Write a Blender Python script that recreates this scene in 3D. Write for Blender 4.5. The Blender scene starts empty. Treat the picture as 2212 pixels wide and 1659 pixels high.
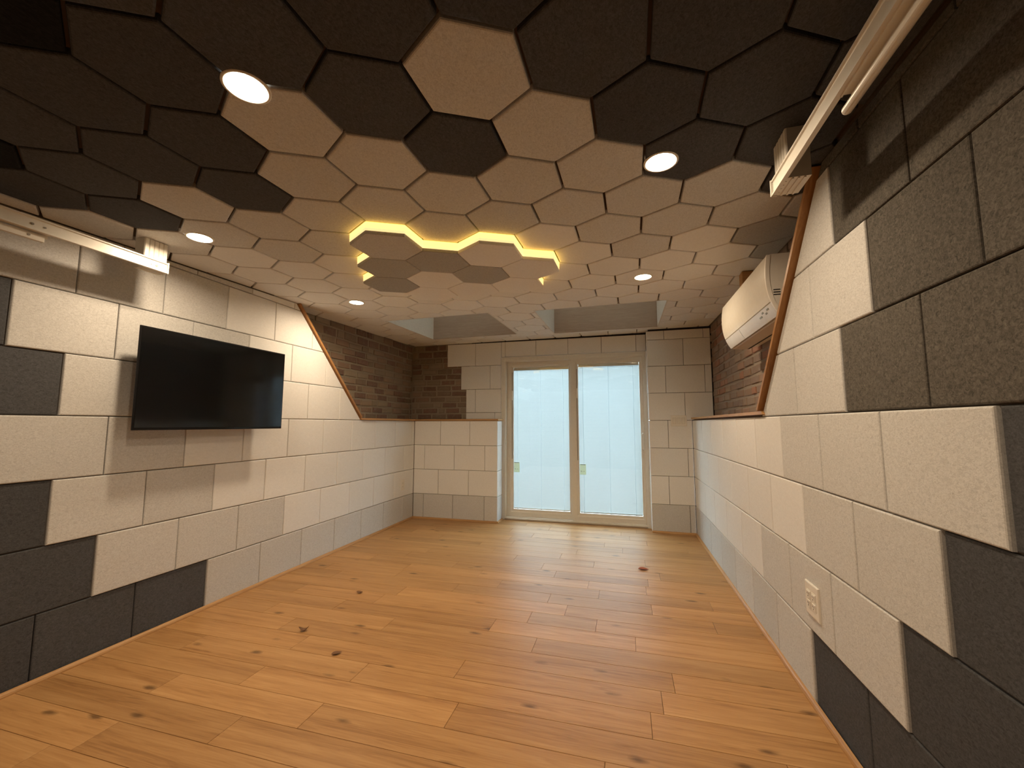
import bpy, bmesh, math, random
from mathutils import Vector, Matrix
random.seed(7)
S = bpy.context.scene
COL = S.collection
PI = math.pi
# ------------------------------------------------------------------ camera
CAMZ = 1.1788
YAW, PITCH, FPX = 0.2672, 0.0967, 894.1
cam = bpy.data.cameras.new('camera')
cam.sensor_fit = 'HORIZONTAL'; cam.sensor_width = 36.0
cam.lens = 36.0 * FPX / 2212.0
cam.clip_start = 0.01
camo = bpy.data.objects.new('camera', cam); COL.objects.link(camo)
camo.location = (0, 0, CAMZ)
camo.rotation_euler = (PI / 2 + PITCH, 0, YAW)
S.camera = camo
S.view_settings.view_transform = 'Standard'
S.view_settings.look = 'None'
S.view_settings.exposure = 0.55
S.view_settings.gamma = 1.0
S.view_settings.use_curve_mapping = False
try:
    S.cycles.use_denoising = True
    S.cycles.max_bounces = 10
    S.cycles.diffuse_bounces = 6
    S.cycles.transparent_max_bounces = 12
    S.cycles.sample_clamp_indirect = 4.0
except Exception:
    pass
# ------------------------------------------------------------------ sky
W = bpy.data.worlds.new('world'); S.world = W; W.use_nodes = True
wn = W.node_tree
bg = wn.nodes['Background']
bg.inputs[0].default_value = (0.73, 0.87, 1.0, 1)
bg.inputs[1].default_value = 9.2
LAMP_W = 7.6
LAMP_COL = (1.0, 0.765, 0.52)

# ------------------------------------------------------------------ room numbers (metres)
XL = -2.636; XR0 = 0.771; SR = -0.0139      # faces of the panelled side walls
ROW = 0.305; TW = 0.406                     # panel height and width
BX_L, BX_R = -2.815, 0.925                  # brick faces
YH = 4.86                                   # face of the half wall at the back
YD = 5.08                                   # face of the panels beside the door
YP = 4.91                                   # face of the panels right of the door
YN = -1.3                                   # wall behind the camera
def XR(y): return XR0 + SR * y
def ZC(x, y): return 2.140 + 0.0060 * x + 0.0240 * y   # underside of the ceiling panels
SKY = [(-2.312, 3.60, -1.214, 4.68), (-0.80, 3.655, 0.376, 4.785)]
LAMPS = [(-1.040, 0.872), (-2.157, 1.60), (-2.157, 2.93), (0.155, 1.594), (0.143, 2.975),
         (-2.157, 0.30), (0.150, 0.30), (-1.00, -0.50)]

# ------------------------------------------------------------------ materials
def mat(name):
    m = bpy.data.materials.new(name); m.use_nodes = True
    nt = m.node_tree; b = nt.nodes['Principled BSDF']
    return m, nt, b
def plain(name, col, rough=0.5, metal=0.0, spec=0.5):
    m, nt, b = mat(name)
    b.inputs['Base Color'].default_value = (*col, 1)
    b.inputs['Roughness'].default_value = rough
    b.inputs['Metallic'].default_value = metal
    b.inputs['Specular IOR Level'].default_value = spec
    # faint wear so that nothing is dead flat
    n = nt.nodes.new('ShaderNodeTexNoise'); n.inputs['Scale'].default_value = 35
    g = nt.nodes.new('ShaderNodeNewGeometry'); nt.links.new(g.outputs['Position'], n.inputs['Vector'])
    mx = nt.nodes.new('ShaderNodeMix'); mx.data_type = 'RGBA'
    mx.inputs['A'].default_value = (*[c * 0.94 for c in col], 1)
    mx.inputs['B'].default_value = (*[min(1, c * 1.05) for c in col], 1)
    nt.links.new(n.outputs['Fac'], mx.inputs['Factor']); nt.links.new(mx.outputs['Result'], b.inputs['Base Color'])
    return m
def emis(name, col, s):
    m, nt, b = mat(name)
    b.inputs['Base Color'].default_value = (*col, 1)
    b.inputs['Emission Color'].default_value = (*col, 1)
    b.inputs['Emission Strength'].default_value = s
    return m
def felt(name, lo, hi, amt, vec=(90, 45, 90), spread=(0.42, 0.62), bump=0.25, rough=0.95):
    """pressed polyester felt: fibre flecks of a darker and a lighter tone"""
    m, nt, b = mat(name); L = nt.links.new
    g = nt.nodes.new('ShaderNodeNewGeometry')
    mp = nt.nodes.new('ShaderNodeMapping'); mp.inputs['Scale'].default_value = vec
    L(g.outputs['Position'], mp.inputs['Vector'])
    oi = nt.nodes.new('ShaderNodeObjectInfo')
    ad = nt.nodes.new('ShaderNodeVectorMath'); ad.operation = 'ADD'
    sc = nt.nodes.new('ShaderNodeVectorMath'); sc.operation = 'SCALE'; sc.inputs['Scale'].default_value = 40.0
    cb = nt.nodes.new('ShaderNodeCombineXYZ')
    for k in 'XYZ': L(oi.outputs['Random'], cb.inputs[k])
    L(cb.outputs[0], sc.inputs[0]); L(mp.outputs[0], ad.inputs[0]); L(sc.outputs[0], ad.inputs[1])
    n1 = nt.nodes.new('ShaderNodeTexNoise'); n1.inputs['Scale'].default_value = 1.0
    n1.inputs['Detail'].default_value = 5; n1.inputs['Roughness'].default_value = 0.72; n1.inputs['Distortion'].default_value = 1.2
    L(ad.outputs[0], n1.inputs['Vector'])
    r = nt.nodes.new('ShaderNodeValToRGB')
    r.color_ramp.elements[0].position = spread[0]; r.color_ramp.elements[1].position = spread[1]
    r.color_ramp.elements[0].color = (*lo, 1); r.color_ramp.elements[1].color = (*hi, 1)
    L(n1.outputs['Fac'], r.inputs[0])
    hv = nt.nodes.new('ShaderNodeHueSaturation')
    mr = nt.nodes.new('ShaderNodeMapRange'); mr.inputs['To Min'].default_value = 1 - amt; mr.inputs['To Max'].default_value = 1 + amt
    L(oi.outputs['Random'], mr.inputs['Value']); L(mr.outputs[0], hv.inputs['Value'])
    L(r.outputs[0], hv.inputs['Color']); L(hv.outputs[0], b.inputs['Base Color'])
    bp = nt.nodes.new('ShaderNodeBump'); bp.inputs['Strength'].default_value = bump; bp.inputs['Distance'].default_value = 0.002
    L(n1.outputs['Fac'], bp.inputs['Height']); L(bp.outputs[0], b.inputs['Normal'])
    b.inputs['Roughness'].default_value = rough
    b.inputs['Specular IOR Level'].default_value = 0.15
    return m
F = {
 'G': felt('felt_light_grey', (0.375, 0.37, 0.36), (0.63, 0.63, 0.615), 0.05, vec=(170, 110, 170), spread=(0.22, 0.58)),
 'C': felt('felt_cream', (0.70, 0.70, 0.685), (0.79, 0.79, 0.775), 0.035, spread=(0.3, 0.7), bump=0.12),
 'D': felt('felt_charcoal', (0.047, 0.049, 0.053), (0.096, 0.099, 0.106), 0.10, vec=(150, 95, 150), spread=(0.34, 0.66)),
 'K': felt('felt_black', (0.006, 0.006, 0.006), (0.014, 0.013, 0.013), 0.05),
 'M': felt('felt_mid_grey', (0.295, 0.295, 0.285), (0.43, 0.43, 0.415), 0.05, vec=(150, 95, 150), spread=(0.30, 0.56)),
 'H': felt('felt_charcoal_heather_lit', (0.042, 0.039, 0.035), (0.155, 0.142, 0.122), 0.06, vec=(110, 100, 110), spread=(0.30, 0.68)),  # charcoal felt with lamplight put into a lighter, browner tone
}
def wood(name, base, dark, light, grain=(3.0, 60, 60), rough=0.42, knots=True, tint=0.16, coat=0.0):
    m, nt, b = mat(name); L = nt.links.new
    g = nt.nodes.new('ShaderNodeNewGeometry'); oi = nt.nodes.new('ShaderNodeObjectInfo')
    cb = nt.nodes.new('ShaderNodeCombineXYZ')
    for k, f in zip('XYZ', (7.0, 13.0, 5.0)):
        mm = nt.nodes.new('ShaderNodeMath'); mm.operation = 'MULTIPLY'; mm.inputs[1].default_value = f
        L(oi.outputs['Random'], mm.inputs[0]); L(mm.outputs[0], cb.inputs[k])
    ad = nt.nodes.new('ShaderNodeVectorMath'); ad.operation = 'ADD'
    L(g.outputs['Position'], ad.inputs[0]); L(cb.outputs[0], ad.inputs[1])
    mp = nt.nodes.new('ShaderNodeMapping'); mp.inputs['Scale'].default_value = grain; L(ad.outputs[0], mp.inputs['Vector'])
    n1 = nt.nodes.new('ShaderNodeTexNoise'); n1.inputs['Scale'].default_value = 1; n1.inputs['Detail'].default_value = 6
    n1.inputs['Roughness'].default_value = 0.6; n1.inputs['Distortion'].default_value = 1.6; L(mp.outputs[0], n1.inputs['Vector'])
    mp2 = nt.nodes.new('ShaderNodeMapping'); mp2.inputs['Scale'].default_value = tuple(v * 0.22 for v in grain); L(ad.outputs[0], mp2.inputs['Vector'])
    n2 = nt.nodes.new('ShaderNodeTexNoise'); n2.inputs['Scale'].default_value = 1; n2.inputs['Detail'].default_value = 3
    n2.inputs['Distortion'].default_value = 0.8; L(mp2.outputs[0], n2.inputs['Vector'])
    r = nt.nodes.new('ShaderNodeValToRGB'); e = r.color_ramp.elements
    e[0].position = 0.28; e[0].color = (*dark, 1); e[1].position = 0.70; e[1].color = (*light, 1)
    k = e.new(0.48); k.color = (*base, 1)
    ma = nt.nodes.new('ShaderNodeMix'); ma.inputs['Factor'].default_value = 0.45
    L(n1.outputs['Fac'], ma.inputs['A']); L(n2.outputs['Fac'], ma.inputs['B']); L(ma.outputs['Result'], r.inputs[0])
    col = r.outputs[0]
    if knots:
        mp3 = nt.nodes.new('ShaderNodeMapping'); mp3.inputs['Scale'].default_value = (3.0, 7.5, 7.5); L(ad.outputs[0], mp3.inputs['Vector'])
        wn_ = nt.nodes.new('ShaderNodeTexNoise'); wn_.inputs['Scale'].default_value = 6; L(mp3.outputs[0], wn_.inputs['Vector'])
        sc = nt.nodes.new('ShaderNodeVectorMath'); sc.operation = 'SCALE'; sc.inputs['Scale'].default_value = 0.10
        L(wn_.outputs['Color'], sc.inputs[0])
        a3 = nt.nodes.new('ShaderNodeVectorMath'); a3.operation = 'ADD'; L(mp3.outputs[0], a3.inputs[0]); L(sc.outputs[0], a3.inputs[1])
        v = nt.nodes.new('ShaderNodeTexVoronoi'); v.inputs['Scale'].default_value = 1.0; L(a3.outputs[0], v.inputs['Vector'])
        kr = nt.nodes.new('ShaderNodeValToRGB'); ke = kr.color_ramp.elements
        ke[0].position = 0.05; ke[0].color = (1, 1, 1, 1); ke[1].position = 0.14; ke[1].color = (0, 0, 0, 1)
        L(v.outputs['Distance'], kr.inputs[0])
        mk = nt.nodes.new('ShaderNodeMix'); mk.data_type = 'RGBA'; mk.inputs['B'].default_value = (*[c * 0.30 for c in dark], 1)
        kf = nt.nodes.new('ShaderNodeMath'); kf.operation = 'MULTIPLY'; kf.inputs[1].default_value = 0.75
        L(kr.outputs[0], kf.inputs[0]); L(kf.outputs[0], mk.inputs['Factor']); L(col, mk.inputs['A']); col = mk.outputs['Result']
    hv = nt.nodes.new('ShaderNodeHueSaturation')
    mr = nt.nodes.new('ShaderNodeMapRange'); mr.inputs['To Min'].default_value = 1 - tint; mr.inputs['To Max'].default_value = 1 + tint
    L(oi.outputs['Random'], mr.inputs['Value']); L(mr.outputs[0], hv.inputs['Value']); L(col, hv.inputs['Color'])
    L(hv.outputs[0], b.inputs['Base Color'])
    bp = nt.nodes.new('ShaderNodeBump'); bp.inputs['Strength'].default_value = 0.12; bp.inputs['Distance'].default_value = 0.001
    L(n1.outputs['Fac'], bp.inputs['Height']); L(bp.outputs[0], b.inputs['Normal'])
    b.inputs['Roughness'].default_value = rough
    b.inputs['Specular IOR Level'].default_value = 0.30; b.inputs['Coat Weight'].default_value = coat; b.inputs['Coat Roughness'].default_value = 0.25
    return m
M_floor = wood('oak_floor', (0.38, 0.20, 0.074), (0.22, 0.10, 0.033), (0.485, 0.28, 0.116), rough=0.43, tint=0.11)
M_oak = wood('oak_trim', (0.42, 0.23, 0.09), (0.28, 0.14, 0.05), (0.52, 0.31, 0.14), knots=False, tint=0.05)
M_oak_y = wood('oak_trim_along_room', (0.42, 0.23, 0.09), (0.28, 0.14, 0.05), (0.52, 0.31, 0.14), grain=(60, 3, 60), knots=False, tint=0.05)
M_oak_d = wood('oak_trim_sloping', (0.33, 0.16, 0.055), (0.20, 0.09, 0.03), (0.45, 0.24, 0.09), grain=(60, 9, 9), knots=False, tint=0.05)
def brickmat(name, cols, seed):
    m, nt, b = mat(name); L = nt.links.new
    oi = nt.nodes.new('ShaderNodeObjectInfo'); g = nt.nodes.new('ShaderNodeNewGeometry')
    r = nt.nodes.new('ShaderNodeValToRGB'); r.color_ramp.interpolation = 'CONSTANT'
    e = r.color_ramp.elements
    while len(e) < len(cols): e.new(0.5)
    for i, c in enumerate(cols): e[i].position = i / len(cols); e[i].color = (*c, 1)
    L(oi.outputs['Random'], r.inputs[0])
    n = nt.nodes.new('ShaderNodeTexNoise'); n.inputs['Scale'].default_value = 22 + seed; n.inputs['Detail'].default_value = 6
    n.inputs['Roughness'].default_value = 0.7
    L(g.outputs['Position'], n.inputs['Vector'])
    rr = nt.nodes.new('ShaderNodeValToRGB'); rr.color_ramp.elements[0].position = 0.50; rr.color_ramp.elements[1].position = 0.70
    L(n.outputs['Fac'], rr.inputs[0])
    mx = nt.nodes.new('ShaderNodeMix'); mx.data_type = 'RGBA'; mx.inputs['B'].default_value = (0.24, 0.205, 0.16, 1)
    mf = nt.nodes.new('ShaderNodeMath'); mf.operation = 'MULTIPLY'; mf.inputs[1].default_value = 0.7
    L(rr.outputs[0], mf.inputs[0]); L(mf.outputs[0], mx.inputs['Factor']); L(r.outputs[0], mx.inputs['A'])
    L(mx.outputs['Result'], b.inputs['Base Color'])
    bp = nt.nodes.new('ShaderNodeBump'); bp.inputs['Strength'].default_value = 0.9; bp.inputs['Distance'].default_value = 0.006
    L(n.outputs['Fac'], bp.inputs['Height']); L(bp.outputs[0], b.inputs['Normal'])
    b.inputs['Roughness'].default_value = 0.9; b.inputs['Specular IOR Level'].default_value = 0.2
    return m
M_brickL = brickmat('old_brick', [(0.24, 0.165, 0.115), (0.20, 0.15, 0.105), (0.27, 0.20, 0.14), (0.17, 0.11, 0.08), (0.27, 0.225, 0.165), (0.24, 0.195, 0.14), (0.20, 0.125, 0.09)], 0)
M_brickR = brickmat('old_red_brick', [(0.29, 0.19, 0.14), (0.25, 0.175, 0.13), (0.28, 0.215, 0.165), (0.22, 0.165, 0.135), (0.30, 0.165, 0.115), (0.26, 0.20, 0.155)], 3)
M_mortar = brickmat('mortar', [(0.29, 0.25, 0.19), (0.29, 0.25, 0.19)], 14)
M_mortarR = brickmat('mortar_pale', [(0.30, 0.25, 0.20), (0.30, 0.25, 0.20)], 14)
M_white = plain('white_enamel', (0.74, 0.72, 0.66), 0.35)
M_vinyl = plain('white_vinyl', (0.70, 0.68, 0.62), 0.35)
M_vinyl_shade = plain('grey_weatherstrip', (0.30, 0.28, 0.25), 0.6)
M_dry = plain('white_plaster', (0.72, 0.71, 0.69), 0.8)
M_plas = plain('white_plastic', (0.74, 0.71, 0.64), 0.3)
M_plas2 = plain('white_plastic_cover', (0.72, 0.69, 0.61), 0.22)
M_dark = plain('dark_gap', (0.02, 0.017, 0.014), 0.9)
M_back = plain('dark_plywood', (0.10, 0.065, 0.04), 0.9)
M_backw = plain('brown_backing_board', (0.20, 0.15, 0.11), 0.9)
M_blackp = plain('black_plastic', (0.012, 0.012, 0.013), 0.35)
M_metal = plain('brushed_aluminium', (0.55, 0.53, 0.50), 0.35, 0.9)
M_screw = plain('steel_screw', (0.30, 0.28, 0.25), 0.4, 0.8)
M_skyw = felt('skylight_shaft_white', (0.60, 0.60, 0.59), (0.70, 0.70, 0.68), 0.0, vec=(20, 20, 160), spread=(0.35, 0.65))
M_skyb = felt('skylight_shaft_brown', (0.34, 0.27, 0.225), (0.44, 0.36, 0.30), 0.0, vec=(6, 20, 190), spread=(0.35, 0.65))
M_screen = plain('black_glass_screen', (0.004, 0.005, 0.006), 0.09)
M_tvp = plain('black_gloss_plastic', (0.004, 0.004, 0.005), 0.5, spec=0.2)
M_lens = emis('lamp_lens', (1.0, 0.82, 0.58), 16.0)
M_led = emis('led_diffuser', (1.0, 0.60, 0.115), 2.1)
M_led2 = emis('led_fade', (1.0, 0.72, 0.32), 0.75)  # lower fade of the rim glow, put into a paler emission colour
M_leaf = plain('dry_leaf', (0.16, 0.075, 0.03), 0.7)
M_leaf_r = plain('dry_leaf_red', (0.30, 0.09, 0.04), 0.7)
M_cord = plain('white_cord', (0.86, 0.88, 0.88), 0.5)
M_conc = plain('patio_concrete', (0.42, 0.42, 0.40), 0.9)
M_stick = plain('pale_green_sticker', (0.62, 0.66, 0.55), 0.5)
M_ink = plain('grey_print', (0.22, 0.24, 0.22), 0.5)
def thin_glass():
    m, nt, b = mat('window_glass'); nt.nodes.remove(b); L = nt.links.new
    out = nt.nodes['Material Output']
    t = nt.nodes.new('ShaderNodeBsdfTransparent'); t.inputs[0].default_value = (0.93, 0.96, 0.95, 1)
    gl = nt.nodes.new('ShaderNodeBsdfGlossy'); gl.inputs['Roughness'].default_value = 0.015
    fr = nt.nodes.new('ShaderNodeFresnel')
    ge = nt.nodes.new('ShaderNodeNewGeometry'); io = nt.nodes.new('ShaderNodeMapRange')   # same reflectance from either side of the pane
    io.inputs['To Min'].default_value = 1.52; io.inputs['To Max'].default_value = 1 / 1.52
    L(ge.outputs['Backfacing'], io.inputs['Value']); L(io.outputs[0], fr.inputs['IOR'])
    mu = nt.nodes.new('ShaderNodeMath'); mu.operation = 'MULTIPLY'; mu.inputs[1].default_value = 1.0; mu.use_clamp = True
    mx = nt.nodes.new('ShaderNodeMixShader')
    L(fr.outputs[0], mu.inputs[0]); L(mu.outputs[0], mx.inputs[0]); L(t.outputs[0], mx.inputs[1]); L(gl.outputs[0], mx.inputs[2]); L(mx.outputs[0], out.inputs[0])
    return m
M_glass = thin_glass()
def slatmat():
    m, nt, b = mat('blind_slat_white'); L = nt.links.new
    b.inputs['Base Color'].default_value = (0.56, 0.56, 0.56, 1); b.inputs['Roughness'].default_value = 0.5
    t = nt.nodes.new('ShaderNodeBsdfTranslucent'); t.inputs[0].default_value = (0.72, 0.78, 0.80, 1)
    mx = nt.nodes.new('ShaderNodeMixShader'); mx.inputs[0].default_value = 0.10
    L(b.outputs[0], mx.inputs[1]); L(t.outputs[0], mx.inputs[2]); L(mx.outputs[0], nt.nodes['Material Output'].inputs[0])
    return m
M_slat = slatmat()
def dimcloth():  # cloth added over the shafts to weaken the daylight
    m, nt, b = mat('skylight_dimming_cloth'); L = nt.links.new
    b.inputs['Base Color'].default_value = (0.60, 0.60, 0.58, 1); b.inputs['Roughness'].default_value = 0.9
    t = nt.nodes.new('ShaderNodeBsdfTranslucent'); t.inputs[0].default_value = (0.9, 0.8, 0.68, 1)
    mx = nt.nodes.new('ShaderNodeMixShader'); mx.inputs[0].default_value = 0.25
    L(b.outputs[0], mx.inputs[1]); L(t.outputs[0], mx.inputs[2]); L(mx.outputs[0], nt.nodes['Material Output'].inputs[0])
    return m
M_dimcloth = dimcloth()
M_stick = M_slat.copy(); M_stick.name = 'pale_green_translucent_sticker'
for n_ in M_stick.node_tree.nodes:
    if n_.type == 'BSDF_PRINCIPLED': n_.inputs['Base Color'].default_value = (0.72, 0.76, 0.66, 1)
    if n_.type == 'BSDF_TRANSLUCENT': n_.inputs[0].default_value = (0.80, 0.84, 0.70, 1)
    if n_.type == 'MIX_SHADER': n_.inputs[0].default_value = 0.6
M_cordt = M_slat.copy(); M_cordt.name = 'translucent_cord'
M_cordt.node_tree.nodes['Mix Shader'].inputs[0].default_value = 0.75

# ------------------------------------------------------------------ helpers
def link(o, parent=None):
    COL.objects.link(o)
    if parent is not None: o.parent = parent
    return o
def obj(name, bm, m, parent=None, loc=None, smooth=False):
    """link a bmesh (in world coordinates) as one mesh object; loc moves its origin"""
    bmesh.ops.recalc_face_normals(bm, faces=bm.faces[:])
    if smooth:
        for f in bm.faces: f.smooth = True
    if loc is None:
        if bm.verts:
            a = [min(v.co[i] for v in bm.verts) for i in range(3)]; b = [max(v.co[i] for v in bm.verts) for i in range(3)]
            loc = Vector(((a[0]+b[0])/2, (a[1]+b[1])/2, (a[2]+b[2])/2))
        else: loc = Vector((0, 0, 0))
    loc = Vector(loc)
    bmesh.ops.translate(bm, verts=bm.verts[:], vec=-loc)
    me = bpy.data.meshes.new(name); bm.to_mesh(me); bm.free()
    me.materials.append(m)
    o = bpy.data.objects.new(name, me); link(o)
    base = Vector((0, 0, 0))
    p = parent
    while p is not None: base += Vector(p.location); p = p.parent
    o.location = loc - base
    if parent is not None: o.parent = parent
    return o
def tag(o, label, cat, group=None, kind=None):
    o['label'] = label; o['category'] = cat
    if group: o['group'] = group
    if kind: o['kind'] = kind
    return o
def thing(name, label, cat, loc, group=None, kind=None):
    o = bpy.data.objects.new(name, None); COL.objects.link(o); o.location = loc; o.empty_display_size = 0.05
    return tag(o, label, cat, group, kind)
def box(bm, x0, x1, y0, y1, z0, z1, ch=0.0):
    vs = [bm.verts.new((x, y, z)) for x in (x0, x1) for y in (y0, y1) for z in (z0, z1)]
    fs = [(0, 1, 3, 2), (4, 6, 7, 5), (0, 4, 5, 1), (2, 3, 7, 6), (0, 2, 6, 4), (1, 5, 7, 3)]
    faces = [bm.faces.new([vs[i] for i in f]) for f in fs]
    if ch > 0:
        es = list({e for f in faces for e in f.edges})
        bmesh.ops.bevel(bm, geom=es, offset=ch, segments=2, affect='EDGES', profile=0.5)
def B(x0, x1, y0, y1, z0, z1, ch=0.0):
    bm = bmesh.new(); box(bm, x0, x1, y0, y1, z0, z1, ch); return bm
def cyl(bm, c0, c1, r0, r1=None, n=24, caps=True):
    r1 = r0 if r1 is None else r1
    c0 = Vector(c0); c1 = Vector(c1); d = (c1 - c0).normalized()
    a = Vector((0, 0, 1)) if abs(d.z) < 0.9 else Vector((1, 0, 0))
    u = d.cross(a).normalized(); v = d.cross(u)
    A = [bm.verts.new(c0 + r0 * (math.cos(t) * u + math.sin(t) * v)) for t in [2 * PI * k / n for k in range(n)]]
    Bv = [bm.verts.new(c1 + r1 * (math.cos(t) * u + math.sin(t) * v)) for t in [2 * PI * k / n for k in range(n)]]
    for k in range(n): bm.faces.new((A[k], A[(k+1) % n], Bv[(k+1) % n], Bv[k]))
    if caps: bm.faces.new(A); bm.faces.new(Bv)
def lathe(bm, cx, cy, prof, n=40, zf=None):
    rings = []
    for r, z in prof:
        rings.append([bm.verts.new((cx + r * math.cos(2*PI*k/n), cy + r * math.sin(2*PI*k/n), z)) for k in range(n)])
    for a, b in zip(rings, rings[1:]):
        for k in range(n): bm.faces.new((a[k], a[(k+1) % n], b[(k+1) % n], b[k]))
    return rings
def tube(bm, pts, r, n=10):
    for a, b in zip(pts, pts[1:]): cyl(bm, a, b, r, n=n)
def sweep(bm, pts, r, n=10, sx=1.0):
    """one continuous tube through points"""
    pts = [Vector(p) for p in pts]; rings = []
    for i, p in enumerate(pts):
        d = (pts[min(i+1, len(pts)-1)] - pts[max(i-1, 0)]).normalized()
        a = Vector((0, 1, 0)) if abs(d.y) < 0.9 else Vector((1, 0, 0))
        u = d.cross(a).normalized(); v = d.cross(u).normalized()
        rings.append([bm.verts.new(p + r * (math.cos(2*PI*k/n) * u * sx + math.sin(2*PI*k/n) * v)) for k in range(n)])
    for a, b in zip(rings, rings[1:]):
        for k in range(n): bm.faces.new((a[k], a[(k+1) % n], b[(k+1) % n], b[k]))
    bm.faces.new(rings[0]); bm.faces.new(rings[-1])
# --- 2-D polygons
def area(p): return 0.5 * sum(p[i][0]*p[(i+1) % len(p)][1] - p[(i+1) % len(p)][0]*p[i][1] for i in range(len(p)))
def clip(poly, a, b, c):
    """keep a*u + b*v <= c"""
    out = []
    for i in range(len(poly)):
        p, q = poly[i], poly[(i+1) % len(poly)]
        dp = a*p[0] + b*p[1] - c; dq = a*q[0] + b*q[1] - c
        if dp <= 0: out.append(p)
        if dp * dq < 0:
            t = dp / (dp - dq); out.append((p[0] + t*(q[0]-p[0]), p[1] + t*(q[1]-p[1])))
    return out
def clean(poly, tol=0.004):
    out = []
    for p in poly:
        if not out or math.hypot(p[0]-out[-1][0], p[1]-out[-1][1]) > tol: out.append(p)
    while len(out) > 2 and math.hypot(out[0][0]-out[-1][0], out[0][1]-out[-1][1]) <= tol: out.pop()
    return out
def inset(poly, d):
    n = len(poly); res = []
    if area(poly) < 0: poly = poly[::-1]
    for i in range(n):
        p0, p1, p2 = poly[i-1], poly[i], poly[(i+1) % n]
        e1 = (p1[0]-p0[0], p1[1]-p0[1]); e2 = (p2[0]-p1[0], p2[1]-p1[1])
        l1 = math.hypot(*e1); l2 = math.hypot(*e2)
        n1 = (-e1[1]/l1, e1[0]/l1); n2 = (-e2[1]/l2, e2[0]/l2)
        k = 1 + n1[0]*n2[0] + n1[1]*n2[1]
        if k < 0.25: k = 0.25
        res.append((p1[0] + d*(n1[0]+n2[0])/k, p1[1] + d*(n1[1]+n2[1])/k))
    return res
def panel(poly, fn, thick, gap, ch):
    """a chamfered flat panel; fn(u, v, n) maps to the room, n = 0 at its face, -thick at its back"""
    poly = clean(poly)
    if len(poly) < 3 or abs(area(poly)) < 0.0006: return None
    a = inset(poly, gap / 2); b = inset(poly, gap / 2 + ch)
    if area(b) <= 0.0003: return None
    bm = bmesh.new()
    r0 = [bm.verts.new(fn(u, v, -thick)) for u, v in a]
    r1 = [bm.verts.new(fn(u, v, -ch)) for u, v in a]
    rm = [bm.verts.new(fn(u, v, -ch * 0.3)) for u, v in inset(poly, gap / 2 + ch * 0.35)]
    r2 = [bm.verts.new(fn(u, v, 0)) for u, v in b]
    n = len(a)
    for A, C in ((r0, r1), (r1, rm), (rm, r2)):
        for k in range(n): bm.faces.new((A[k], A[(k+1) % n], C[(k+1) % n], C[k]))
    bm.faces.new(r2); bm.faces.new(r0)
    return bm
def prism(poly, fn, n0, n1):
    bm = bmesh.new()
    A = [bm.verts.new(fn(u, v, n0)) for u, v in poly]; C = [bm.verts.new(fn(u, v, n1)) for u, v in poly]
    n = len(poly)
    for k in range(n): bm.faces.new((A[k], A[(k+1) % n], C[(k+1) % n], C[k]))
    bm.faces.new(A); bm.faces.new(C)
    return bm
def rect(u0, u1, v0, v1): return [(u0, v0), (u1, v0), (u1, v1), (u0, v1)]
fL = lambda u, v, n: (XL + n, u, v)
fR = lambda u, v, n: (XR(u) - n, u, v)
def fY(y): return lambda u, v, n: (u, y - n, v)
fC = lambda u, v, n: (u, v, ZC(u, v) - n)
PT, PG, PC = 0.020, 0.0040, 0.0050

# ------------------------------------------------------------------ floor
floor = obj('floor', B(BX_L - 0.2, BX_R + 0.2, YN - 0.1, 5.25, -0.12, -0.012), M_back)
tag(floor, 'oak plank floor running across the whole room', 'floor', kind='structure')
P0, PW = 2.370, 0.1533
JOINTS = {0: [0.021, -0.790], -1: [-0.504], -2: [0.180, -1.970], -3: [-0.806, -1.737], -4: [0.067, -1.257, -2.30], -5: [-0.715, -1.73],
          -6: [-0.101], -7: [-1.528], -8: [-1.975], 1: [-0.60, -0.198], 2: [-0.397], 3: [-0.533], 4: [-0.21], 5: [-0.297, 0.109],
          7: [-0.70], 8: [-0.29], 9: [0.128], 15: [-0.08]}
k = math.floor((YN - P0) / PW)
while P0 + k * PW < 5.14:
    y0 = P0 + k * PW; y1 = y0 + PW
    xa, xb = XL - 0.01, (0.80 if y0 < 4.8 else 0.74)
    if y0 > 4.76: xa = XL - 0.01 if y0 < 4.86 else -1.53
    y1c = min(y1, 5.14)
    js = sorted(JOINTS.get(k, []))
    if not js: js = [random.uniform(-1.7, 0.2)]
    lo = js[0]
    while True:
        lo -= random.uniform(0.62, 1.25)
        if lo < xa + 0.2: break
        js.insert(0, lo)
    hi = js[-1]
    while True:
        hi += random.uniform(0.62, 1.25)
        if hi > xb - 0.2: break
        js.append(hi)
    js = [j for j in js if xa + 0.05 < j < xb - 0.05]
    xs = [xa] + js + [xb]
    for a, b in zip(xs, xs[1:]):
        bm = panel(rect(a, b, max(y0, YN), y1c), lambda u, v, n: (u, v, n), 0.012, 0.0016, 0.0010)
        if bm: obj('floor_plank', bm, M_floor, floor)
    k += 1

# ------------------------------------------------------------------ ceiling
def cslab():
    bm = prism([(BX_L - 0.2, YN - 0.1), (BX_R + 0.2, YN - 0.1), (BX_R + 0.2, 5.30), (BX_L - 0.2, 5.30)], fC, -0.026, -0.10)
    return bm
ceiling = obj('ceiling', cslab(), M_back)
tag(ceiling, 'low ceiling lined with hexagonal felt acoustic panels', 'ceiling', kind='structure')
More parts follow.
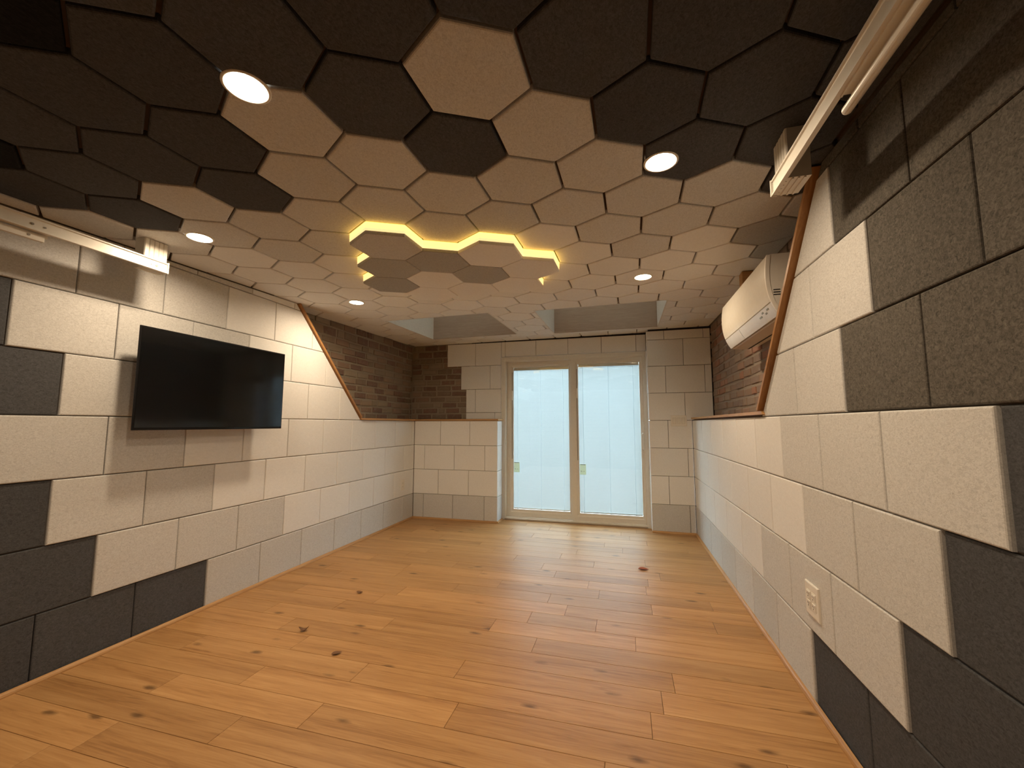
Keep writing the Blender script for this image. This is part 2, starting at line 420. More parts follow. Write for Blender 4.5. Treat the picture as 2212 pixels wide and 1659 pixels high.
# cutter for the skylight openings and lamp cans
cb = bmesh.new()
for x0, y0, x1, y1 in SKY: box(cb, x0, x1, y0, y1, 1.9, 2.6)
for lx, ly in LAMPS: cyl(cb, (lx, ly, 1.9), (lx, ly, 2.6), 0.056, n=40)
cutter = obj('cutter', cb, M_back)
def cut(o):
    md = o.modifiers.new('b', 'BOOLEAN'); md.operation = 'DIFFERENCE'; md.object = cutter; md.solver = 'EXACT'
    return o
to_bake = [cut(ceiling)]
HA, HPHI, HX, HY = 0.18866, 0.506543, -0.40691, 1.01832
def hexc(i, j):
    qx = math.sqrt(3) * i * math.cos(PI/6); qy = math.sqrt(3) * (i * 0.5 + j)
    c, s = math.cos(HPHI), math.sin(HPHI)
    return (HX + HA * (c*qx - s*qy), HY + HA * (s*qx + c*qy))
def hexp(c, a=HA): return [(c[0] + a*math.cos(HPHI + q*PI/3), c[1] + a*math.sin(HPHI + q*PI/3)) for q in range(6)]
HK = {(-4, 2), (-6, 5)}
HD = {(-1, 1), (0, 1), (2, -1), (3, -2), (2, -2), (1, -1), (-2, 1), (-1, 0), (-3, 2), (-4, 3), (-3, 3), (-4, 4), (-5, 5), (-5, 4),
      (-6, 6), (-5, 6), (-3, 4), (3, -1), (4, -2), (5, -3), (5, -2), (4, -3), (3, -3), (6, -3), (5, -4), (0, -1), (-3, 1), (-6, 4), (-5, 3), (-7, 6)}
HG = {(0, 0), (-2, 2), (1, 0), (-4, 5), (-2, 3), (-1, 2), (1, 1), (0, 2), (2, 0), (3, 0), (4, -1), (5, -1), (6, -2), (-6, 7), (-7, 7), (-7, 8),
      (4, 0), (6, -1), (4, 1), (3, 1), (2, 1), (1, 2), (-1, 3), (-2, 4), (-3, 5), (-4, 6), (-5, 7), (0, 3), (-2, 5), (-3, 6), (-6, 8), (7, -2)}
HM = {(6, -1), (7, -1)}
CL = {(-1, 4): 'G', (0, 4): 'M', (1, 3): 'C', (2, 3): 'C', (-1, 5): 'M', (0, 5): 'C', (1, 4): 'M', (2, 4): 'C', (-1, 6): 'M', (1, 5): 'C', (0, 6): 'C'}
for i in range(-20, 21):
    for j in range(-24, 25):
        c = hexc(i, j)
        if not (-3.1 < c[0] < 1.25 and YN - 0.2 < c[1] < 5.3): continue
        xl = XL - 0.008 if c[1] < 2.72 else BX_L + 0.002
        xr = XR(c[1]) + 0.004 if c[1] < 1.80 else BX_R - 0.002
        p = clip(hexp(c), -1, 0, -xl); p = clip(p, 1, 0, xr) if p else p
        p = clip(p, 0, 1, 5.10) if p else p; p = clip(p, 0, -1, -YN) if p else p
        if len(p) < 3: continue
        skip = False
        for x0, y0, x1, y1 in SKY:
            if all(x0 - .001 < q[0] < x1 + .001 and y0 - .001 < q[1] < y1 + .001 for q in p): skip = True
        if skip: continue
        t = 'C'
        if (i, j) in HK: t = 'K'
        elif (i, j) in HD: t = 'D'
        elif (i, j) in HM: t = 'M'
        elif (i, j) in HG: t = 'G'
        elif c[1] < 0.75: t = 'D'
        bm = panel(p, fC, 0.025, 0.0105, 0.0055)
        if not bm: continue
        o = obj('ceiling_panel', bm, F[t], ceiling)
        hit = any(any(x0 - .25 < q[0] < x1 + .25 and y0 - .25 < q[1] < y1 + .25 for q in p) for x0, y0, x1, y1 in SKY) or \
              any(math.hypot(lx - c[0], ly - c[1]) < HA + 0.06 for lx, ly in LAMPS)
        if hit: to_bake.append(cut(o))
bpy.context.view_layer.update()
dg = bpy.context.evaluated_depsgraph_get()
baked = []
for o in to_bake:
    ev = o.evaluated_get(dg); me = bpy.data.meshes.new_from_object(ev); baked.append((o, me))
for o, me in baked:
    o.modifiers.clear(); old = o.data; m0 = old.materials[0]; o.data = me
    me.materials.clear(); me.materials.append(m0)
    for pl in me.polygons: pl.material_index = 0
bpy.data.objects.remove(cutter)
for o, me in baked:
    if len(me.polygons) == 0: bpy.data.objects.remove(o)

# skylight shafts: four lining boards, an added unseen cloth dimming the daylight, glass above
for n_, (x0, y0, x1, y1) in enumerate(SKY):
    t = thing('window_%d' % (n_ + 2), ['skylight shaft on the door side of the ceiling, the one nearer the brick corner',
              'skylight shaft on the door side of the ceiling, the one nearer the air conditioner'][n_], 'skylight', ((x0+x1)/2, (y0+y1)/2, 2.25), kind='structure')
    zt = 2.80
    zz = lambda x, y: ZC(x, y) - 0.001
    def lining(name, p, q, m):
        bm = bmesh.new()
        (ax, ay), (bx, by) = p, q
        nx, ny = (by - ay), -(bx - ax); l = math.hypot(nx, ny); nx, ny = -nx / l * 0.012, -ny / l * 0.012
        pts = [(ax, ay, zz(ax, ay)), (bx, by, zz(bx, by)), (bx, by, zt), (ax, ay, zt)]
        A = [bm.verts.new(v) for v in pts]; C = [bm.verts.new((v[0]+nx, v[1]+ny, v[2])) for v in pts]
        for k in range(4): bm.faces.new((A[k], A[(k+1) % 4], C[(k+1) % 4], C[k]))
        bm.faces.new(A); bm.faces.new(C)
        obj(name, bm, m, t)
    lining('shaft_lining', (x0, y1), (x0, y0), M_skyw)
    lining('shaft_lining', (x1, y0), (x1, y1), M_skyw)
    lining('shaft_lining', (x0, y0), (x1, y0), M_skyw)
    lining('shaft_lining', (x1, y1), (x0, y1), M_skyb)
    obj('dimming_cloth', B(x0, x1, y0, y1, zt - 0.03, zt - 0.026), M_dimcloth, t)
    obj('glass_pane', B(x0 - .02, x1 + .02, y0 - .02, y1 + .02, zt + 0.01, zt + 0.016), M_glass, t)

# ------------------------------------------------------------------ side walls
DL = ((2.814, 2.174), (3.722, 1.225))      # sloping edge of the panelled left wall (y, z)
DR = ((1.770, 2.180), (2.600, 1.235))      # and of the right wall
def zc_l(y): return ZC(XL, y)
def zc_r(y): return ZC(XR(y), y)
wall_l = obj('wall_left', prism([(YN, -0.01), (4.88, -0.01), (4.88, 1.222), (DL[1][0], 1.222), (DL[0][0] - .03, zc_l(2.81) + .027), (YN, zc_l(YN) + .027)],
             lambda u, v, n: (XL - PT - n, u, v), 0, (XL - PT) - BX_L), M_backw)
tag(wall_l, 'left wall clad in cream, grey and charcoal felt panels in running bond', 'wall', kind='structure')
wall_r = obj('wall_right', prism([(YN, -0.01), (4.90, -0.01), (4.90, 1.232), (DR[1][0], 1.232), (DR[0][0] - .03, zc_r(1.8) + .027), (YN, zc_r(YN) + .027)],
             lambda u, v, n: ((XR(u) + PT) * (1 - n) + n * BX_R, u, v), 0, 1), M_backw)
tag(wall_r, 'right wall clad in cream, grey and charcoal felt panels in running bond', 'wall', kind='structure')
def halfplane(A, Bp):
    """coefficients keeping the near (small y) / lower side of the line A-B"""
    (y0, z0), (y1, z1) = A, Bp
    a, b = -(z1 - z0), (y1 - y0)
    if a < 0: a, b = -a, -b
    # a>0: larger y is outside
    return a, b, a*y0 + b*z0
def wallrows(parent, fn, spec, D, zc, yend):
    for r, (off, classes) in enumerate(spec):
        z0, z1 = r * ROW, (r + 1) * ROW
        if r == 0: z0 = 0.004
        y = off - TW * math.ceil((off - YN) / TW)
        while y < yend:
            a, b = max(y, YN), min(y + TW, yend)
            if b - a > 0.012:
                mid = y + TW / 2
                t = classes[-1][1]
                for lim, tt in classes:
                    if mid < lim: t = tt; break
                p = rect(a, b, z0, z1)
                # ceiling (linear in y)
                s = (zc(1.0) - zc(0.0)); p = clip(p, -s, 1, zc(0.0) - 0.003)
                if r >= 4 and p:
                    ha, hb, hc = halfplane(*D); p = clip(p, ha, hb, hc - 0.003 * math.hypot(ha, hb))
                if len(p) >= 3:
                    dn = {'D': 0.0075, 'H': 0.004}.get(t, 0.0)     # the charcoal panels are thinner
                    bm = panel(p, lambda u, v, n, dn=dn: fn(u, v, n - dn if n > -PT else n), PT, PG, PC)
                    if bm: obj('wall_panel', bm, F[t], parent)
            y += TW
INF = 99
specL = [(1.350, [(2.162, 'D'), (INF, 'G')]),
         (1.554, [(1.554, 'D'), (2.772, 'G'), (INF, 'C')]),
         (1.355, [(1.355, 'D'), (2.167, 'G'), (INF, 'C')]),
         (1.556, [(1.150, 'D'), (1.962, 'G'), (INF, 'C')]),
         (1.352, [(1.352, 'D'), (2.16, 'G'), (INF, 'C')]),
         (1.150, [(1.150, 'D'), (2.368, 'G'), (INF, 'C')]),
         (1.370, [(2.182, 'G'), (INF, 'C')]),
         (1.150, [(2.36, 'G'), (INF, 'C')])]
specR = [(2.138, [(2.138, 'D'), (INF, 'G')]),
         (1.517, [(1.517, 'D'), (2.735, 'G'), (INF, 'C')]),
         (1.316, [(1.316, 'D'), (2.128, 'G'), (INF, 'C')]),
         (1.119, [(1.119, 'D'), (2.337, 'G'), (INF, 'C')]),
         (1.719, [(1.719, 'H'), (INF, 'G')]),
         (1.516, [(1.516, 'H'), (INF, 'G')]),
         (1.714, [(1.714, 'H'), (INF, 'G')]),
         (1.517, [(INF, 'H')])]
# far ends: left wall runs to the half wall, right wall to the panels by the door
wallrows(wall_l, fL, specL, DL, zc_l, YH)
wallrows(wall_r, fR, specR, DR, zc_r, YP)

# ------------------------------------------------------------------ back wall with the door
zback = ZC(-0.9, YD) - 0.016; ztop = ZC(-0.9, YD) + 0.03
wall_b = obj('wall_back', prism([(BX_L - 0.12, -0.01), (-1.553, -0.01), (-1.553, 2.052), (0.275, 2.052), (0.275, -0.01), (BX_R + 0.10, -0.01), (BX_R + 0.10, ztop), (BX_L - 0.12, ztop)],
             lambda u, v, n: (u, YD + PT + n, v), 0, 0.14), M_dark)
tag(wall_b, 'back wall around the glass door, cream felt panels stepping down beside brick', 'wall', kind='structure')
def rows_x(parent, fn, z0, z1, x0, x1, joints, t, gap=PG, ch=0.003):
    xs = [x0] + [j for j in joints if x0 + .012 < j < x1 - .012] + [x1]
    for a, b in zip(xs, xs[1:]):
        bm = panel(rect(a, b, z0, z1), fn, PT, gap, ch)
        if bm: obj('wall_panel', bm, F[t], parent)
f = fY(YD)
rows_x(wall_b, f, 2.040, zback, -1.533, 0.252, [-1.48, -1.076, -0.671, -0.265, 0.14], 'C')
rows_x(wall_b, f, 1.940, zback, -2.290, -1.535, [-1.889], 'C')
rows_x(wall_b, f, 1.631, 1.940, -2.090, -1.535, [-1.685], 'C')
rows_x(wall_b, f, 1.328, 1.631, -2.016, -1.535, [-1.886], 'C')
rows_x(wall_b, f, 1.243, 1.328, -2.016, -1.535, [-1.62], 'C')
# half wall left of the door
half = obj('wall_half_back', B(BX_L, -1.535, YH + PT, YD + 0.016, -0.01, 1.222), M_backw)
tag(half, 'low wall left of the glass door, cream panels above one grey row', 'wall', kind='structure')
hx = [(0.004, ROW, [-2.494, -2.093, -1.682], 'G'), (ROW, 2*ROW, [-2.293, -1.888], 'C'), (2*ROW, 3*ROW, [-2.487, -2.08, -1.676], 'C'), (3*ROW, 1.220, [-2.271, -1.876], 'C')]
for z0, z1, js, t in hx: rows_x(half, fY(YH), z0, z1, XL, -1.515, js, t)
for z0, z1, js, t in hx:
    bm = panel(rect(YH + 0.001, YD - 0.03, z0, z1), lambda u, v, n: (-1.515 + n, u, v), PT, PG, 0.003)
    obj('wall_panel', bm, F['C' if z0 > .1 else 'G'], half)
# thicker panelled wall right of the door
pier = obj('wall_pier', prism([(0.272, YP + PT), (BX_R + 0.02, YP + PT), (BX_R + 0.02, YD + 0.016), (0.272, YD + 0.016)], lambda u, v, n: (u, v, n), -0.01, 2.262), M_dark)
tag(pier, 'narrow panelled wall between the glass door and the corner by the air conditioner', 'wall', kind='structure')
pz = [(0.004, ROW, [0.644], 'G'), (ROW, 2*ROW, [0.441], 'C'), (2*ROW, 3*ROW, [0.646], 'C'), (3*ROW, 1.222, [0.451], 'C'),
      (1.222, 1.527, [0.636], 'C'), (1.527, 1.832, [0.444, 0.85], 'C'), (1.832, 2.135, [0.638], 'C'), (2.135, 2.238, [0.44, 0.85], 'C')]
for z0, z1, js, t in pz:
    rows_x(pier, fY(YP), z0, z1, 0.252, (XR(YP) - 0.001) if z1 < 1.23 else BX_R - 0.004, js, t)
    bm = panel(rect(YP + 0.001, YD - 0.03, z0, z1), lambda u, v, n: (0.252 - n, u, v), PT, PG, 0.003)
    if bm: obj('wall_panel', bm, F['C'], pier)
# wall behind the camera
wall_n = obj('wall_near', B(BX_L - .1, BX_R + .1, YN - 0.12, YN, -0.01, 2.135), M_backw)
tag(wall_n, 'wall behind the viewpoint clad in charcoal felt', 'wall', kind='structure')
for r in range(7):
    x = XL - (0.2 if r % 2 else 0)
    while x < 0.78:
        a, b = max(x, XL), min(x + TW, 0.78)
        if b - a > .02:
            bm = panel(rect(a, b, r*ROW + .003, min((r+1)*ROW, 2.10)), lambda u, v, n: (u, YN + PT + n, v), PT, PG, PC)
            if bm: obj('wall_panel', bm, F['D'], wall_n)
        x += TW

# ------------------------------------------------------------------ brick walls
def bricks(parent, fn, u0, u1, v0, v1, m, big=0):
    v = v0; r = 0; cnt = 0
    while v < v1 - 0.02:
        h = 0.064 if v < v1 - 0.24 else 0.084
        u = u0 - random.uniform(0, 0.2)
        while u < u1:
            w = random.choice((0.20, 0.205, 0.10, 0.195, 0.21)) * random.uniform(0.95, 1.05)
            a, b = max(u, u0), min(u + w, u1)
            if b - a > 0.03:
                p = random.uniform(-0.006, 0.004)
                j = lambda: random.uniform(-0.004, 0.004)
                q = [(a + .006 + j(), v + .008 + j()), (b - .006 + j(), v + .008 + j()), (b - .006 + j(), min(v + h, v1) - .002 + j()), (a + .006 + j(), min(v + h, v1) - .002 + j())]
                bm = panel(q, lambda uu, vv, n: fn(uu, vv, n + p), 0.022, 0.0, 0.005)
                if bm: obj('brick', bm, m, parent); cnt += 1
            u += w + 0.012
        v += h + 0.011; r += 1
    return cnt
bw_l = obj('wall_brick_left', B(BX_L - 0.12, BX_L - 0.010, 2.60, 5.14, 1.15, 2.30), M_mortar)
tag(bw_l, 'old brown brick wall in the recess over the left ledge', 'wall', kind='structure')
bricks(bw_l, lambda u, v, n: (BX_L + n, u, v), 2.66, 5.095, 1.232, 2.235, M_brickL)
bw_b = obj('wall_brick_back', B(BX_L - 0.02, -1.95, YD + 0.013, YD + 0.15, 1.15, 2.30), M_mortar)
tag(bw_b, 'dark brick wall beside the stepped panels left of the door', 'wall', kind='structure')
bricks(bw_b, fY(YD + 0.004), BX_L + 0.004, -1.97, 1.245, zback - 0.005, M_brickL)
bw_r = obj('wall_brick_right', B(BX_R + 0.010, BX_R + 0.12, 1.60, 5.10, 1.15, 2.30), M_mortarR)
tag(bw_r, 'reddish old brick wall behind the air conditioner', 'wall', kind='structure')
bricks(bw_r, lambda u, v, n: (BX_R - n, u, v), 1.66, 4.92, 1.245, 2.235, M_brickR)

# ------------------------------------------------------------------ wooden trim
def st(o, label, cat='trim'): return tag(o, label, cat, kind='structure')
st(obj('trim_1', prism([(3.72, 1.222), (4.852, 1.222), (4.852, 1.242), (3.705, 1.242)], lambda u, v, n: (n, u, v), BX_L + 0.002, XL + 0.014), M_oak_y), 'oak ledge cap under the left brick recess', 'ledge')
st(obj('trim_2', B(XL - 0.19, -1.502, YH - 0.012, YD - 0.002, 1.222, 1.242, 0.002), M_oak), 'oak ledge cap on the low wall left of the door', 'ledge')
st(obj('trim_3', prism([(2.55, 1.232), (4.89, 1.232), (4.89, 1.250), (2.57, 1.250)],
   lambda u, v, n: ((XR(u) - 0.014) * (1 - n) + n * (BX_R - .002), u, v), 0, 1), M_oak_y), 'oak ledge cap under the red brick recess', 'ledge')
def slope(name, D, xf, xb, label, th=0.020):
    (y0, z0), (y1, z1) = D
    dy, dz = y1 - y0, z1 - z0; l = math.hypot(dy, dz); ny, nz = -dz / l * th, dy / l * th
    ya, za = y0 - dy / l * 0.0, z0
    poly = [(y0, z0), (y1, z1), (y1 + ny, z1 + nz), (y0 + ny, z0 + nz)]
    poly = [(u, min(v, 2.40)) for u, v in poly]
    o = obj(name, prism(poly, lambda u, v, n: ((xf(u)) * (1 - n) + n * xb, u, v), 0, 1), M_oak_d)
    st(o, label)
# ceiling clip of the sloping boards is done by starting them just under the panels
slope('trim_4', ((2.806, 2.183), (3.712, 1.243)), lambda u: XL + 0.016, BX_L + 0.003, 'oak board capping the sloping edge of the left wall')
slope('trim_5', ((1.778, 2.176), (2.596, 1.251)), lambda u: XR(u) - 0.026, BX_R - 0.003, 'oak board capping the sloping edge of the right wall')
def qround(name, pts, label, m, z=0.0):
    """quarter round moulding: pts (p, q, inward normal)"""
    (ax, ay), (bx, by), (nx, ny) = pts
    prof = [(0, 0), (0.017, 0), (0.0165, 0.006), (0.013, 0.013), (0.007, 0.018), (0, 0.020)]
    bm = bmesh.new()
    A = [bm.verts.new((ax + nx*d, ay + ny*d, z + h)) for d, h in prof]; C = [bm.verts.new((bx + nx*d, by + ny*d, z + h)) for d, h in prof]
    n = len(prof)
    for k in range(n): bm.faces.new((A[k], A[(k+1) % n], C[(k+1) % n], C[k]))
    bm.faces.new(A); bm.faces.new(C)
    return st(obj(name, bm, m), label, 'baseboard')
qround('baseboard_left', ((XL, YN), (XL, YH), (1, 0)), 'thin oak moulding along the foot of the left wall', M_oak_y)
qround('baseboard_right', ((XR(YN), YN), (XR(YP), YP), (-1, 0)), 'thin oak moulding along the foot of the right wall', M_oak_y)
qround('baseboard_back', ((XL, YH), (-1.515, YH), (0, -1)), 'thin oak moulding along the foot of the low back wall', M_oak)
qround('baseboard_reveal', ((-1.515, YH - 0.01), (-1.515, YD - 0.03), (1, 0)), 'short oak moulding in the door reveal by the low wall', M_oak_y)
qround('baseboard_pier', ((0.252, YP), (XR(YP), YP), (0, -1)), 'thin oak moulding under the narrow wall right of the door', M_oak)

# ------------------------------------------------------------------ sliding glass door
DX0, DX1, DZ = -1.513, 0.250, 2.036
yf = YD - 0.012
door = thing('door_1', 'white sliding patio door with closed blinds inside the glass', 'door', ((DX0+DX1)/2, YD + .05, 0), kind='structure')
def frame_rect(name, x0, x1, z0, z1, w, y0, y1, m, parent, wb=None):
    """mitred frame with a stepped profile"""
    bm = bmesh.new()
    wb = w if wb is None else wb
    def ring(d, db, y): return [(x0+d, y, z0+db), (x1-d, y, z0+db), (x1-d, y, z1-d), (x0+d, y, z1-d)]
    rs = [ring(0, 0, y1), ring(0, 0, y0), ring(w*.28, wb*.28, y0), ring(w*.33, wb*.33, y0+.006), ring(w*.85, wb*.85, y0+.006), ring(w, wb, y0+.014), ring(w, wb, y1)]
    V = [[bm.verts.new(p) for p in r] for r in rs]
    n = len(V)
    for i in range(n):
        a, b = V[i], V[(i+1) % n]
        for k in range(4): bm.faces.new((a[k], a[(k+1) % 4], b[(k+1) % 4], b[k]))
    return obj(name, bm, m, parent)
frame_rect('door_frame', DX0 - 0.016, DX1 + 0.008, 0.0, DZ, 0.060, yf, YD + 0.13, M_vinyl, door, wb=0.035)
obj('threshold', B(DX0 + .03, DX1 - .035, yf - 0.006, YD + 0.10, 0.0, 0.022, 0.003), M_metal, door)
def sash(x0, x1, y0, y1, gx0, gx1, gz0, gz1, z0, z1, lab):
    s = bpy.data.objects.new('door_panel', None); link(s, door); s.location = Vector(((x0+x1)/2, (y0+y1)/2, 1.0)) - Vector(door.location); s['label'] = lab
    # stiles and rails as one mitred ring of unequal widths
    bm = bmesh.new()
    def ring(t, y): return [(x0+(gx0-x0)*t, y, z0+(gz0-z0)*t), (x1+(gx1-x1)*t, y, z0+(gz0-z0)*t), (x1+(gx1-x1)*t, y, z1+(gz1-z1)*t), (x0+(gx0-x0)*t, y, z1+(gz1-z1)*t)]
    V = [[bm.verts.new(p) for p in r] for r in (ring(0, y1), ring(0, y0), ring(.62, y0), ring(.70, y0+.004), ring(.92, y0+.006), ring(1, y0+.012), ring(1, y1))]
    for i in range(7):
        a, b = V[i], V[(i+1) % 7]
        for k in range(4): bm.faces.new((a[k], a[(k+1) % 4], b[(k+1) % 4], b[k]))
    obj('sash_frame', bm, M_vinyl, s)
    obj('glass_pane', B(gx0, gx1, y0+.013, y0+.016, gz0, gz1), M_glass, s)
    ob = obj('outer_glass_pane', B(gx0, gx1, y1-.006, y1-.003, gz0, gz1), M_glass, s)
    yb = (y0 + y1) / 2 + 0.003
    bm = bmesh.new(); pitch = 0.0150; z = gz0 + 0.022; w = 0.0114; tilt = math.radians(48)
    while z < gz1 - 0.022:
        pts = []
        for q in (-1, 0, 1):
            pts.append((yb + q * w * math.cos(tilt) , z + q * w * math.sin(tilt) + (0.0006 if q == 0 else 0)))
        rows = [[bm.verts.new((xx, p[0] + (0.0012 if i == 1 else 0), p[1])) for i, p in enumerate(pts)] for xx in (gx0 + .0005, gx1 - .0005)]
        for i in range(2): bm.faces.new((rows[0][i], rows[1][i], rows[1][i+1], rows[0][i+1]))
        z += pitch
    bl = obj('blind_slats', bm, M_slat, s); bl['kind'] = 'stuff'
    obj('blind_head_rail', B(gx0 + .002, gx1 - .002, yb - .008, yb + .008, gz1 - .034, gz1 - .001), M_vinyl, s)
    obj('blind_bottom_rail', B(gx0 + .004, gx1 - .004, yb - .007, yb + .007, gz0 + .004, gz0 + .016), M_cord, s)
    for fx in (0.075, 0.5, 0.90):
        xx = gx0 + (gx1 - gx0) * fx
        obj('blind_cord', B(xx - .0018, xx + .0018, yb - .0098, yb - .0090, gz0 + .01, gz1 - .015), M_cordt, s)
        obj('cord_clip', B(xx - .005, xx + .005, yb - .012, yb - .007, gz0 + .003, gz0 + .009), M_ink, s)
    # slider track for the blind, on the left stile
    obj('blind_track', B(gx0 - .022, gx0 - .012, y0 + .001, y0 + .012, gz0 + .62, gz1 - .06, 0.001), M_vinyl_shade, s)
    obj('blind_slider', B(gx0 - .027, gx0 - .008, y0 - .010, y0 + .004, gz1 - .42, gz1 - .30, 0.003), M_plas, s)
    # pale sticker
    stx = obj('glass_sticker', B(gx0 + .004, gx0 + .078, y0 + .0105, y0 + .0125, 0.575, 0.700, 0.0005), M_stick, s)
    stx['label'] = 'pale green sticker with grey print'
    bm = bmesh.new()
    for a, b_, c_, d_ in ((.012, .030, .618, .621), (.016, .034, .611, .614), (.048, .058, .612, .618), (.010, .070, .690, .698)):
        box(bm, gx0 + a, gx0 + b_, y0 + .0098, y0 + .0107, c_, d_)
    o = obj('sticker_print', bm, M_ink, s); o['kind'] = 'stuff'
    return s
sash(DX0 + .040, -0.632, YD + 0.050, YD + 0.088, -1.385, -0.676, 0.122, 1.905, 0.030, 1.975, 'fixed rear panel with narrower glass')
s2 = sash(-0.640, DX1 - .045, YD + 0.006, YD + 0.046, -0.552, 0.166, 0.124, 1.915, 0.028, 1.978, 'sliding front panel with the pull handle')
# pull handle and latch on the right stile
hb = bmesh.new(); hxp = 0.193; hy = YD + 0.004
sweep(hb, [(hxp, hy + .004, 1.075), (hxp - .004, hy - .022, 1.072), (hxp - .016, hy - .036, 1.055), (hxp - .018, hy - .040, 1.00), (hxp - .018, hy - .040, 0.94), (hxp - .016, hy - .036, 0.895), (hxp - .004, hy - .022, 0.878), (hxp, hy + .004, 0.875)], 0.0085, 10)
obj('pull_handle', hb, M_white, s2, smooth=True)
obj('handle_plate', B(hxp - .014, hxp + .016, hy - .004, hy + .004, 0.86, 1.20, 0.002), M_white, s2)
lb = bmesh.new(); cyl(lb, (hxp, hy - .004, 1.16), (hxp, hy - .014, 1.16), 0.013, n=20); box(lb, hxp - .006, hxp + .006, hy - .032, hy - .012, 1.135, 1.20, 0.002)
obj('latch', lb, M_white, s2)

# ------------------------------------------------------------------ outdoors: a patio slab, the only thing beyond the blinds
pat = obj('patio', B(-6, 5, 5.28, 12, -0.22, -0.12), M_conc)
tag(pat, 'concrete patio outside the glass door', 'patio', kind='structure')

# ------------------------------------------------------------------ recessed ceiling lamps
LAB = ['round recessed lamp nearest the viewpoint, between charcoal and light grey ceiling panels',
       'recessed ceiling lamp beside the white track over the television',
       'recessed ceiling lamp just above the sloping edge of the left wall',
       'recessed ceiling lamp set in the charcoal panel by the right white track',
       'recessed ceiling lamp in the pale panels between the glowing cluster and the air conditioner',
       'recessed ceiling lamp behind the viewpoint on the television side',
       'recessed ceiling lamp behind the viewpoint on the outlet side',
       'recessed ceiling lamp behind the viewpoint on the room axis']
for (lx, ly), lab in zip(LAMPS, LAB):
    z = ZC(lx, ly)
    t = thing('recessed_lamp', lab, 'ceiling lamp', (lx, ly, z), 'round recessed ceiling lamps')
    bm = bmesh.new(); lathe(bm, lx, ly, [(0.064, z + .001), (0.064, z - .002), (0.061, z - .004), (0.055, z - .0035), (0.052, z + .001), (0.050, z + .016), (0.055, z + .018)], 48)
    obj('trim_ring', bm, M_white, t, smooth=True)
    bm = bmesh.new(); cyl(bm, (lx, ly, z + .014), (lx, ly, z + .018), 0.0505, n=48)
    obj('lens', bm, M_lens, t)
    ld = bpy.data.lights.new('lamp_light', 'AREA'); ld.shape = 'DISK'; ld.size = 0.094; ld.energy = LAMP_W * (1.25 if ly > 2 else 1.0 if ly > 0.5 else 0.5); ld.color = LAMP_COL
    lo = bpy.data.objects.new('lamp_light', ld); link(lo, t); lo.location = (0, 0, 0.010)

# ------------------------------------------------------------------ glowing hexagon cluster
DROP = 0.062
t0 = hexc(1, 4)
clu = thing('hexagon_ceiling_light', 'dropped cluster of hexagonal panels with a glowing yellow edge', 'ceiling light', (t0[0], t0[1], ZC(*t0)), None)
edges = {}
for ij in CL:
    p = hexp(hexc(*ij))
    for q in range(6):
        a, b = p[q], p[(q+1) % 6]
        key = tuple(sorted([(round(a[0], 3), round(a[1], 3)), (round(b[0], 3), round(b[1], 3))]))
        edges.setdefault(key, []).append((a, b, hexc(*ij)))
bm = bmesh.new(); bm2 = bmesh.new()
for key, L_ in edges.items():
    if len(L_) == 1:
        a, b, c = L_[0]
        def pull(p, d=0.012):   # the skirt sits a little inside the edge of the tiles
            v = Vector((c[0]-p[0], c[1]-p[1])); v.normalize(); return (p[0] + v.x*d, p[1] + v.y*d)
        a, b = a, b
        vs = [bm.verts.new((a[0], a[1], ZC(*a) - .0005)), bm.verts.new((b[0], b[1], ZC(*b) - .0005)), bm.verts.new((b[0], b[1], ZC(*b) - DROP + .032)), bm.verts.new((a[0], a[1], ZC(*a) - DROP + .032))]
        bm.faces.new(vs)
        vs = [bm2.verts.new((a[0], a[1], ZC(*a) - DROP + .032)), bm2.verts.new((b[0], b[1], ZC(*b) - DROP + .032)), bm2.verts.new((b[0], b[1], ZC(*b) - DROP + .018)), bm2.verts.new((a[0], a[1], ZC(*a) - DROP + .018))]
        bm2.faces.new(vs)
bmesh.ops.remove_doubles(bm, verts=bm.verts[:], dist=0.002)
led = obj('led_edge', bm, M_led, clu)
# turn the skirt outwards and give it thickness
md = led.modifiers.new('s', 'SOLIDIFY'); md.thickness = 0.003; md.offset = -1
led['label'] = 'glowing yellow rim'
bmesh.ops.remove_doubles(bm2, verts=bm2.verts[:], dist=0.002)
lip = obj('glow_fade_band', bm2, M_led2, clu); md = lip.modifiers.new('s', 'SOLIDIFY'); md.thickness = 0.003; md.offset = -1  # second strip added to carry the pale end of the glow
lip['label'] = 'paler strip standing in for the lower fade of the rim glow'
for ij, tt in CL.items():
    p = hexp(hexc(*ij))
    bm = panel(p, lambda u, v, n: (u, v, ZC(u, v) - DROP - n), 0.018, 0.004, 0.0035)
    obj('hexagon_panel', bm, F[tt], clu)

# ------------------------------------------------------------------ television
tx = -2.505
tv = thing('television', 'black flat screen television mounted on the left wall', 'television', (tx, 2.08, 1.14))
TY0, TY1, TZ0, TZ1 = 1.583, 2.566, 1.146, 1.712
obj('housing', B(tx - .030, tx - .006, TY0 + .02, TY1 - .02, TZ0 + .02, TZ1 - .02, 0.004), M_blackp, tv)
obj('bezel', B(tx - .010, tx, TY0, TY1, TZ0, TZ1, 0.002), M_tvp, tv)
obj('screen', B(tx - .001, tx + .0012, TY0 + .008, TY1 - .008, TZ0 + .014, TZ1 - .008), M_screen, tv)
obj('wall_bracket', B(XL + .001, tx - .028, 1.86, 2.28, 1.30, 1.56, 0.004), M_blackp, tv)

